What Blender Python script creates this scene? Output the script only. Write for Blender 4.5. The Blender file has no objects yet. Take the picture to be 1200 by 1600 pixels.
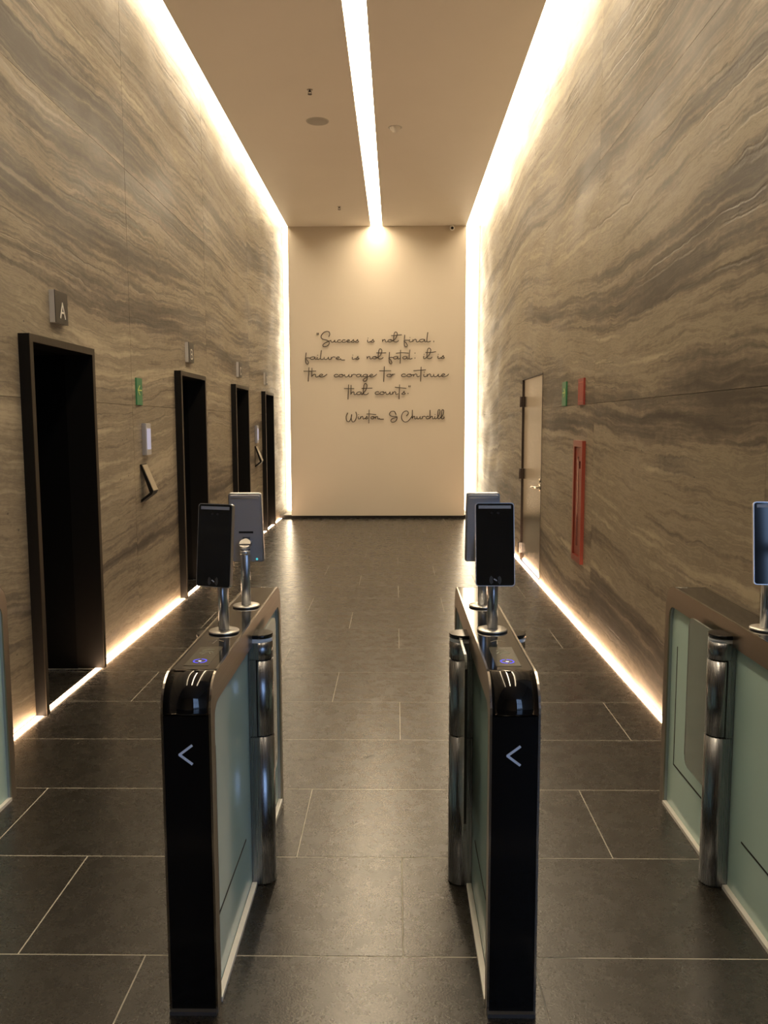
import bpy, bmesh, math, random
from mathutils import Matrix, Vector
random.seed(7)
S = bpy.context.scene
COL = S.collection
PI = math.pi

# ---------------------------------------------------------------- camera
CAM_H = 1.64
def make_camera():
    cam = bpy.data.cameras.new('camera')
    o = bpy.data.objects.new('camera', cam)
    COL.objects.link(o)
    pitch, yaw, roll = 0.106366, 0.0148123, -0.0025242
    cy, sy = math.cos(yaw), math.sin(yaw)
    fw = Vector((-sy*math.cos(pitch), cy*math.cos(pitch), -math.sin(pitch)))
    r = Vector((cy, sy, 0)); u = r.cross(fw)
    cr, sr = math.cos(roll), math.sin(roll)
    R, U = cr*r + sr*u, -sr*r + cr*u
    m = Matrix((R, U, -fw)).transposed().to_4x4()
    m.translation = (0, 0, CAM_H)
    o.matrix_world = m
    cam.sensor_fit = 'HORIZONTAL'; cam.sensor_width = 36
    cam.lens = 1294/1200*36
    cam.clip_start = .05
    S.camera = o
make_camera()

# ---------------------------------------------------------------- sky, exposure
w = bpy.data.worlds.new('sky'); S.world = w; w.use_nodes = True
bg = w.node_tree.nodes['Background']
bg.inputs[0].default_value = (.42, .62, 1.0, 1)
bg.inputs[1].default_value = 4.2
S.view_settings.view_transform = 'Standard'
S.view_settings.look = 'None'
S.view_settings.gamma = 1
S.view_settings.use_curve_mapping = False
S.view_settings.exposure = -0.03

COVE = 14.0      # strips in the ceiling coves
CENTRE = 40.0     # recessed strip in the middle of the ceiling
SIDE = 11.0      # upright strips beside the end wall
SLOT = 42.0       # strips in the floor slots
WARM = (1.0, .80, .54)
WARM_LOW = (1.0, .64, .38)

# ---------------------------------------------------------------- materials
def mat(name, col, rough=.5, metal=0, spec=.5, emis=None, es=0, coat=0, alpha=1, trans=0, aniso=0):
    m = bpy.data.materials.new(name); m.use_nodes = True
    b = m.node_tree.nodes['Principled BSDF']
    b.inputs['Base Color'].default_value = (*col, 1)
    b.inputs['Roughness'].default_value = rough
    b.inputs['Metallic'].default_value = metal
    b.inputs['Specular IOR Level'].default_value = spec
    if coat: b.inputs['Coat Weight'].default_value = coat; b.inputs['Coat Roughness'].default_value = .04
    if emis: b.inputs['Emission Color'].default_value = (*emis, 1); b.inputs['Emission Strength'].default_value = es
    if trans: b.inputs['Transmission Weight'].default_value = trans
    if aniso: b.inputs['Anisotropic'].default_value = aniso
    return m
def nt(m):
    t = m.node_tree
    return t, t.nodes, t.links, t.nodes['Principled BSDF']
def emit(name, col, s):
    m = bpy.data.materials.new(name); m.use_nodes = True
    n = m.node_tree.nodes; n.clear()
    e = n.new('ShaderNodeEmission'); o = n.new('ShaderNodeOutputMaterial')
    e.inputs[0].default_value = (*col, 1); e.inputs[1].default_value = s
    m.node_tree.links.new(e.outputs[0], o.inputs[0])
    return m
def math_node(n, l, op, a, b=None, c=None):
    k = n.new('ShaderNodeMath'); k.operation = op
    for i, v in enumerate((a, b, c)):
        if v is None: continue
        if isinstance(v, (int, float)): k.inputs[i].default_value = v
        else: l.new(v, k.inputs[i])
    return k.outputs[0]
def noise(n, l, vec, scale, detail=4, rough=.5, dist=0):
    k = n.new('ShaderNodeTexNoise'); k.inputs['Scale'].default_value = scale
    k.inputs['Detail'].default_value = detail; k.inputs['Roughness'].default_value = rough
    k.inputs['Distortion'].default_value = dist
    l.new(vec, k.inputs['Vector'])
    return k.outputs['Fac']
def ramp(n, l, fac, stops):
    k = n.new('ShaderNodeValToRGB'); e = k.color_ramp.elements
    while len(e) > 1: e.remove(e[-1])
    for i, (p, c) in enumerate(stops):
        if i == 0: e[0].position = p; q = e[0]
        else: q = e.new(p)
        q.color = (*c, 1) if len(c) == 3 else c
    l.new(fac, k.inputs[0])
    return k.outputs[0]
def mix(n, l, fac, a, b, mode='MIX'):
    k = n.new('ShaderNodeMix'); k.data_type = 'RGBA'; k.blend_type = mode
    for s, v in ((k.inputs[0], fac), (k.inputs[6], a), (k.inputs[7], b)):
        if isinstance(v, (int, float)): s.default_value = v
        elif isinstance(v, tuple): s.default_value = (*v, 1)
        else: l.new(v, s)
    return k.outputs[2]

def travertine(name, seed):
    """vein-cut travertine: long wavy layers running level along the wall, rough dark seams, small pits"""
    m = mat(name, (.4, .34, .27), .42)
    t, n, l, b = nt(m)
    geo = n.new('ShaderNodeNewGeometry')
    sep = n.new('ShaderNodeSeparateXYZ'); l.new(geo.outputs['Position'], sep.inputs[0])
    oi = n.new('ShaderNodeObjectInfo')
    along = math_node(n, l, 'ADD', sep.outputs['X'], sep.outputs['Y'])
    z = sep.outputs['Z']
    def vec(ay, az, ox=0.0, zz=None):
        c = n.new('ShaderNodeCombineXYZ')
        l.new(math_node(n, l, 'MULTIPLY_ADD', along, ay, seed*7.3+ox), c.inputs[0])
        l.new(math_node(n, l, 'MULTIPLY', zz or z, az), c.inputs[1])
        c.inputs[2].default_value = seed*3.1+ox
        return c.outputs[0]
    # long folds of the layers
    w1 = noise(n, l, vec(.10, .12), 1, 2, .5)
    w2 = noise(n, l, vec(.32, .6, 5), 1, 3, .5)
    zz = math_node(n, l, 'MULTIPLY_ADD', math_node(n, l, 'SUBTRACT', w1, .5), 1.5, z)
    zz = math_node(n, l, 'MULTIPLY_ADD', math_node(n, l, 'SUBTRACT', w2, .5), .30, zz)
    w3 = noise(n, l, vec(3.5, 5, 2), 1, 4, .6)
    zz = math_node(n, l, 'MULTIPLY_ADD', math_node(n, l, 'SUBTRACT', w3, .5), .08, zz)
    zz = math_node(n, l, 'MULTIPLY_ADD', oi.outputs['Random'], .22, zz)
    big = noise(n, l, vec(.06, 1.3, 1, zz), 1, 3, .5)
    mid = noise(n, l, vec(.20, 4.6, 3, zz), 1, 6, .68)
    fine = noise(n, l, vec(.8, 20, 4, zz), 1, 6, .7)
    cloud = noise(n, l, vec(1.3, 2.4, 8), 1, 6, .62)
    grit = noise(n, l, vec(14, 22, 9), 1, 6, .7)
    f = math_node(n, l, 'MULTIPLY', big, .30)
    f = math_node(n, l, 'MULTIPLY_ADD', mid, .40, f)
    f = math_node(n, l, 'MULTIPLY_ADD', fine, .25, f)
    f = math_node(n, l, 'MULTIPLY_ADD', cloud, .11, f)
    f = math_node(n, l, 'MULTIPLY_ADD', grit, .09, f)
    col = ramp(n, l, f, [(.485, (.050, .041, .032)), (.53, (.105, .086, .065)), (.563, (.185, .153, .113)),
                         (.59, (.28, .238, .170)), (.612, (.19, .160, .120)), (.64, (.29, .248, .178)), (.68, (.40, .345, .25))])
    # ragged dark seams along a few layers, patchy along their length
    s1 = noise(n, l, vec(.12, 5.2, 12, zz), 1, 3, .5)
    ridge = math_node(n, l, 'ABSOLUTE', math_node(n, l, 'SUBTRACT', s1, .5))
    rag = math_node(n, l, 'MULTIPLY', math_node(n, l, 'SUBTRACT', grit, .42), .05)
    ridge = math_node(n, l, 'ADD', ridge, rag)
    patch = noise(n, l, vec(.9, 1.2, 14), 1, 3, .6)
    r1 = ramp(n, l, ridge, [(0, (1, 1, 1)), (.008, (.8, .8, .8)), (.034, (0, 0, 0))])
    p1 = ramp(n, l, patch, [(.43, (0, 0, 0)), (.56, (1, 1, 1))])
    sm = math_node(n, l, 'MULTIPLY', r1, p1)
    col = mix(n, l, math_node(n, l, 'MULTIPLY', sm, .75), col, (.085, .072, .060))
    # pale streaks
    s2 = noise(n, l, vec(.16, 9, 21, zz), 1, 3, .5)
    r2 = ramp(n, l, s2, [(.60, (0, 0, 0)), (.70, (1, 1, 1))])
    col = mix(n, l, math_node(n, l, 'MULTIPLY', r2, .35), col, (.50, .44, .35))
    # pits
    v = n.new('ShaderNodeTexVoronoi'); v.inputs['Scale'].default_value = 1
    l.new(vec(9, 17, 6), v.inputs['Vector'])
    pn = noise(n, l, vec(1.5, 4, 15, zz), 1, 3, .6)
    pit = math_node(n, l, 'MULTIPLY', math_node(n, l, 'LESS_THAN', v.outputs['Distance'], .10), math_node(n, l, 'GREATER_THAN', pn, .57))
    col = mix(n, l, math_node(n, l, 'MULTIPLY', pit, .75), col, (.05, .042, .035))
    l.new(col, b.inputs['Base Color'])
    bp = n.new('ShaderNodeBump'); bp.inputs['Strength'].default_value = .3; bp.inputs['Distance'].default_value = .006
    hgt = math_node(n, l, 'MULTIPLY_ADD', sm, -.8, math_node(n, l, 'MULTIPLY', grit, .25))
    hgt = math_node(n, l, 'MULTIPLY_ADD', pit, -1.2, hgt)
    hgt = math_node(n, l, 'MULTIPLY_ADD', fine, .5, hgt)
    l.new(hgt, bp.inputs['Height']); l.new(bp.outputs[0], b.inputs['Normal'])
    l.new(ramp(n, l, cloud, [(.35, (.42,)*3), (.65, (.60,)*3)]), b.inputs['Roughness'])
    return m

def basalt():
    m = mat('honed_dark_stone', (.02, .019, .018), .28, spec=.72)
    t, n, l, b = nt(m)
    geo = n.new('ShaderNodeNewGeometry'); oi = n.new('ShaderNodeObjectInfo')
    P = geo.outputs['Position']
    a = noise(n, l, P, 1.6, 5, .6); c = noise(n, l, P, 140, 2, .5); d = noise(n, l, P, 11, 5, .65)
    f = math_node(n, l, 'MULTIPLY_ADD', a, .5, math_node(n, l, 'MULTIPLY', d, .3))
    f = math_node(n, l, 'MULTIPLY_ADD', oi.outputs['Random'], .16, f)
    col = ramp(n, l, f, [(.25, (.013, .0118, .0098)), (.62, (.024, .0212, .0168)), (.8, (.033, .029, .0235))])
    sp = ramp(n, l, noise(n, l, P, 210, 1, .5), [(.70, (0, 0, 0)), (.76, (1, 1, 1))])  # stone speckle, its bright specks also paint in the floor's glints
    col = mix(n, l, math_node(n, l, 'MULTIPLY', sp, .5), col, (.16, .15, .13))
    # scuffs and dried spots
    sc = ramp(n, l, noise(n, l, P, 5.0, 6, .75, .6), [(.80, (0, 0, 0)), (.84, (1, 1, 1))])
    col = mix(n, l, math_node(n, l, 'MULTIPLY', sc, .35), col, (.13, .12, .105))
    l.new(col, b.inputs['Base Color'])
    l.new(ramp(n, l, math_node(n, l, 'MULTIPLY_ADD', c, .35, math_node(n, l, 'MULTIPLY', d, .65)), [(.3, (.235,)*3), (.7, (.31,)*3)]), b.inputs['Roughness'])
    bp = n.new('ShaderNodeBump'); bp.inputs['Strength'].default_value = .22; bp.inputs['Distance'].default_value = .002
    l.new(c, bp.inputs['Height']); l.new(bp.outputs[0], b.inputs['Normal'])
    return m

def brushed(name, col, rough, axis='Z'):
    m = mat(name, col, rough, metal=1)
    t, n, l, b = nt(m)
    tc = n.new('ShaderNodeTexCoord'); mp = n.new('ShaderNodeMapping')
    mp.inputs['Scale'].default_value = (260, 260, 3) if axis == 'Z' else (260, 3, 260)
    l.new(tc.outputs['Object'], mp.inputs[0])
    f = noise(n, l, mp.outputs[0], 1, 3, .6)
    l.new(ramp(n, l, f, [(.3, (rough*.92,)*3), (.7, (rough*1.1,)*3)]), b.inputs['Roughness'])
    bp = n.new('ShaderNodeBump'); bp.inputs['Strength'].default_value = .02; bp.inputs['Distance'].default_value = .001
    l.new(f, bp.inputs['Height']); l.new(bp.outputs[0], b.inputs['Normal'])
    return m

def plaster(name, col, rough=.75):
    m = mat(name, col, rough, spec=.3)
    t, n, l, b = nt(m)
    geo = n.new('ShaderNodeNewGeometry')
    f = noise(n, l, geo.outputs['Position'], 1.1, 4, .5)
    l.new(ramp(n, l, f, [(.3, tuple(c*.97 for c in col)), (.7, col)]), b.inputs['Base Color'])
    bp = n.new('ShaderNodeBump'); bp.inputs['Strength'].default_value = .05; bp.inputs['Distance'].default_value = .002
    l.new(noise(n, l, geo.outputs['Position'], 90, 3, .5), bp.inputs['Height']); l.new(bp.outputs[0], b.inputs['Normal'])
    return m

M = dict(
    stone_l=travertine('travertine_left', 1.0), stone_r=travertine('travertine_right', 2.0),
    floor=basalt(), grout=mat('pale_grout', (.42, .395, .34), .8), bed=mat('dark_bedding', (.02, .018, .016), .8),
    ceiling=plaster('ceiling_paint', (.86, .825, .76)), panel=plaster('end_wall_paint', (.62, .555, .46), .6),
    white=mat('white_paint', (.8, .8, .78), .6),
    cove=emit('cove_light', WARM, COVE), centre=emit('centre_light', WARM, CENTRE),
    side=emit('side_light', WARM, SIDE), slot=emit('slot_light', WARM_LOW, SLOT),
    steel=brushed('brushed_steel', (.30, .31, .335), .27), steel_y=brushed('brushed_steel_reflection_tint', (.31, .272, .23), .34, 'Y'),  # steel_y: stainless frames, brown tint paints in the warm wall's reflection
    steel_door=brushed('brushed_steel_door', (.40, .35, .29), .2),
    polish=mat('polished_edge', (.80, .77, .72), .16, metal=1),
    black_glass=mat('black_glass', (.004, .004, .005), .09, spec=.6, coat=.6),
    black_gloss=mat('black_gloss', (.006, .006, .007), .16, spec=.5),
    black_matt=mat('black_matt', (.010, .009, .009), .55),
    rubber=mat('black_rubber', (.008, .008, .008), .6),
    portal=mat('black_bronze_sheet', (.006, .0055, .005), .42, spec=.18),
    portal_in=mat('black_lacquered_lining', (.002, .002, .002), .5, spec=.12),
    rim=brushed('rim_reflection_tint', (.075, .064, .050), .45),  # paler than the frame sheet: reflection on the rim put into its colour
    glass_green=mat('back_painted_glass', (.52, .72, .68), .12, spec=.6),
    reveal=brushed('satin_reveal', (.50, .53, .60), .35),  # bluish tint paints the steel's reflection into the reveal
    sill=mat('frosted_sill', (.78, .76, .72), .35),
    wing=mat('tinted_wing_glass', (.50, .54, .51), .12, spec=.5, trans=.6),
    ring=mat('frosted_ring', (.80, .84, .90), .3),
    alu=mat('silver_grey_housing', (.46, .46, .49), .38, metal=.3),
    alu_edge=mat('silver_edge', (.62, .62, .64), .28, metal=.9),
    pole=mat('satin_aluminium', (.46, .48, .52), .30, metal=.9),
    disc=mat('satin_disc', (.62, .60, .56), .33, metal=.8),
    screen=mat('dark_display', (.008, .010, .012), .06, spec=.6),
    bar=mat('grey_light_bar', (.34, .36, .42), .3),
    ink=mat('pale_print', (.55, .57, .62), .5), ink_dim=mat('dim_print', (.14, .14, .15), .5),
    arrow=mat('glowing_arrow_print', (.50, .56, .68), .4, emis=(.6, .7, .95), es=.12),  # arrow is no lamp, its faint glow is added
    pad=mat('reader_window', (.085, .08, .06), .2), led_blue=emit('blue_led', (.10, .10, 1.0), 1.6),
    led_white=emit('white_led', (.85, .88, 1), 2.0), teal=emit('teal_led', (.1, .75, .8), .8),
    green=mat('green_sign', (.035, .19, .085), .4), yellowgreen=mat('pale_green_arrow', (.55, .66, .20), .5),
    red=mat('red_enamel', (.24, .045, .030), .36), red_dark=mat('dark_red', (.10, .012, .010), .5), red_sign=mat('red_sign', (.27, .045, .035), .45),
    red_light=mat('faded_red_lettering', (.42, .10, .08), .5),
    sign_dark=mat('sign_face', (.018, .015, .012), .4), sign_side=mat('sign_side', (.55, .53, .50), .4, metal=.4), letter=mat('sign_letter', (.75, .72, .66), .5),
    lcd=mat('lit_keypad', (.3, .3, .35), .3, emis=(.52, .56, .85), es=.42), hinge=mat('bronze_hinge', (.055, .04, .035), .4, metal=.5),
    chrome=mat('satin_chrome', (.72, .68, .60), .18, metal=1), lettering=mat('dark_steel_lettering', (.055, .042, .032), .45, metal=.3),
    plinth=mat('grey_plinth', (.075, .07, .065), .5), mullion=mat('dark_mullion', (.02, .02, .022), .4),
    beige=mat('kiosk_face', (.42, .37, .28), .3, metal=.5), lobby=plaster('lobby_paint', (.35, .31, .26)),
)

# ---------------------------------------------------------------- helpers
def link(name, mesh, m=None, parent=None, loc=None, rot=None, smooth=False):
    o = bpy.data.objects.new(name, mesh); COL.objects.link(o)
    if m is not None and not mesh.materials: mesh.materials.append(m)
    if parent is not None: o.parent = parent
    if loc is not None: o.location = loc
    if rot is not None: o.rotation_euler = rot
    if smooth:
        for p in mesh.polygons: p.use_smooth = True
    return o
def bm_mesh(bm, name):
    bmesh.ops.recalc_face_normals(bm, faces=bm.faces)
    me = bpy.data.meshes.new(name); bm.to_mesh(me); bm.free(); return me
def add_box(bm, x0, x1, y0, y1, z0, z1):
    v = [bm.verts.new((x, y, z)) for x in (x0, x1) for y in (y0, y1) for z in (z0, z1)]
    for f in ((0,1,3,2),(4,6,7,5),(0,4,5,1),(2,3,7,6),(0,2,6,4),(1,5,7,3)): bm.faces.new([v[i] for i in f])
def box(name, m, parent, x0, x1, y0, y1, z0, z1, bev=0, **k):
    bm = bmesh.new(); add_box(bm, x0, x1, y0, y1, z0, z1)
    if bev: bmesh.ops.bevel(bm, geom=bm.edges[:], offset=bev, segments=2, affect='EDGES', profile=.7)
    return link(name, bm_mesh(bm, name), m, parent, **k)
def add_prism(bm, pts, a, b, axis='z'):
    """closed outline pts (u,v) extruded from a to b along axis"""
    def P(u, v, w):
        return {'z': (u, v, w), 'x': (w, u, v), 'y': (u, w, v)}[axis]
    lo = [bm.verts.new(P(u, v, a)) for u, v in pts]; hi = [bm.verts.new(P(u, v, b)) for u, v in pts]
    bm.faces.new(lo); bm.faces.new(hi)
    n = len(pts)
    for i in range(n): bm.faces.new((lo[i], lo[(i+1) % n], hi[(i+1) % n], hi[i]))
def prism(name, m, parent, pts, a, b, axis='z', bev=0, **k):
    bm = bmesh.new(); add_prism(bm, pts, a, b, axis)
    if bev: bmesh.ops.bevel(bm, geom=[e for e in bm.edges if abs(e.calc_face_angle(0)) > .6], offset=bev, segments=2, affect='EDGES')
    return link(name, bm_mesh(bm, name), m, parent, **k)
def add_strip(bm, A, B, x0, x1):
    """solid between two equal-length (y,z) paths A and B, from x0 to x1"""
    va = [[bm.verts.new((x, y, z)) for y, z in A] for x in (x0, x1)]
    vb = [[bm.verts.new((x, y, z)) for y, z in B] for x in (x0, x1)]
    n = len(A)
    for i in range(n-1):
        bm.faces.new((va[0][i], va[0][i+1], vb[0][i+1], vb[0][i]))
        bm.faces.new((va[1][i], vb[1][i], vb[1][i+1], va[1][i+1]))
        bm.faces.new((va[0][i], va[1][i], va[1][i+1], va[0][i+1]))
        bm.faces.new((vb[0][i], vb[0][i+1], vb[1][i+1], vb[1][i]))
    for i in (0, n-1): bm.faces.new((va[0][i], vb[0][i], vb[1][i], va[1][i]))
def strip(name, m, parent, A, B, x0, x1, **k):
    bm = bmesh.new(); add_strip(bm, A, B, x0, x1)
    return link(name, bm_mesh(bm, name), m, parent, **k)
def add_cyl(bm, c, r0, r1, z0, z1, n=32, axis='z'):
    def P(a, r, h):
        u, v = r*math.cos(a), r*math.sin(a)
        return {'z': (c[0]+u, c[1]+v, h), 'y': (c[0]+u, h, c[1]+v), 'x': (h, c[0]+u, c[1]+v)}[axis]
    lo = [bm.verts.new(P(2*PI*i/n, r0, z0)) for i in range(n)]; hi = [bm.verts.new(P(2*PI*i/n, r1, z1)) for i in range(n)]
    bm.faces.new(lo); bm.faces.new(hi)
    for i in range(n):
        f = bm.faces.new((lo[i], lo[(i+1) % n], hi[(i+1) % n], hi[i])); f.smooth = True
def cyl(name, m, parent, c, r, z0, z1, n=32, axis='z', r1=None, **k):
    bm = bmesh.new(); add_cyl(bm, c, r, r if r1 is None else r1, z0, z1, n, axis)
    return link(name, bm_mesh(bm, name), m, parent, **k)
def lathe(name, m, parent, prof, n=28, loc=None, down=False):
    bm = bmesh.new(); rings = []
    for r, z in prof: rings.append([bm.verts.new((r*math.cos(2*PI*i/n), r*math.sin(2*PI*i/n), z)) for i in range(n)] if r > 1e-6 else [bm.verts.new((0, 0, z))])
    for a, b in zip(rings, rings[1:]):
        for i in range(n):
            j = (i+1) % n
            if len(a) == 1: f = bm.faces.new((a[0], b[j], b[i]))
            elif len(b) == 1: f = bm.faces.new((a[i], a[j], b[0]))
            else: f = bm.faces.new((a[i], a[j], b[j], b[i]))
            f.smooth = True
    return link(name, bm_mesh(bm, name), m, parent, loc=loc)
def rrect(u0, u1, v0, v1, r, seg=6, corners=(1,1,1,1)):
    """outline of a rounded rectangle; corners: lower-left, lower-right, upper-right, upper-left"""
    out = []
    for (cu, cv, a0, on, pu, pv) in ((u0+r, v0+r, PI, corners[0], u0, v0), (u1-r, v0+r, 1.5*PI, corners[1], u1, v0),
                                     (u1-r, v1-r, 0, corners[2], u1, v1), (u0+r, v1-r, .5*PI, corners[3], u0, v1)):
        if on: out += [(cu+r*math.cos(a0+.5*PI*i/seg), cv+r*math.sin(a0+.5*PI*i/seg)) for i in range(seg+1)]
        else: out.append((pu, pv))
    return out
def smooth_path(pts, k=4):
    if len(pts) < 3: return [Vector(p) for p in pts]
    P = [Vector(p) for p in pts]; P = [2*P[0]-P[1]] + P + [2*P[-1]-P[-2]]
    out = []
    for i in range(1, len(P)-2):
        a, b, c, d = P[i-1:i+3]
        for j in range(k):
            t = j/k
            out.append(.5*((2*b)+(c-a)*t+(2*a-5*b+4*c-d)*t*t+(3*b-a-3*c+d)*t**3))
    out.append(P[-2]); return out
def add_tube(bm, pts, r, up=Vector((0, 1, 0)), n=6):
    """round bar along pts lying in a plane whose normal is up"""
    P = [Vector(p) for p in pts]; rings = []
    for i, p in enumerate(P):
        d = (P[min(i+1, len(P)-1)]-P[max(i-1, 0)]).normalized()
        s = d.cross(up).normalized()
        rings.append([bm.verts.new(p+r*(math.cos(2*PI*k/n)*s+math.sin(2*PI*k/n)*up)) for k in range(n)])
    for a, b in zip(rings, rings[1:]):
        for k in range(n):
            f = bm.faces.new((a[k], a[(k+1) % n], b[(k+1) % n], b[k])); f.smooth = True
    bm.faces.new(rings[0]); bm.faces.new(rings[-1])
def empty(name, loc=(0, 0, 0), rotz=0):
    o = bpy.data.objects.new(name, None); COL.objects.link(o)
    o.location = loc; o.rotation_euler = (0, 0, rotz); o.empty_display_size = .1
    return o
def tag(o, label, cat, group=None):
    o['label'] = label; o['category'] = cat
    if group: o['group'] = group
    return o
def struct(o, label=None):
    o['kind'] = 'structure'
    if label: o['label'] = label
    return o
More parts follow.
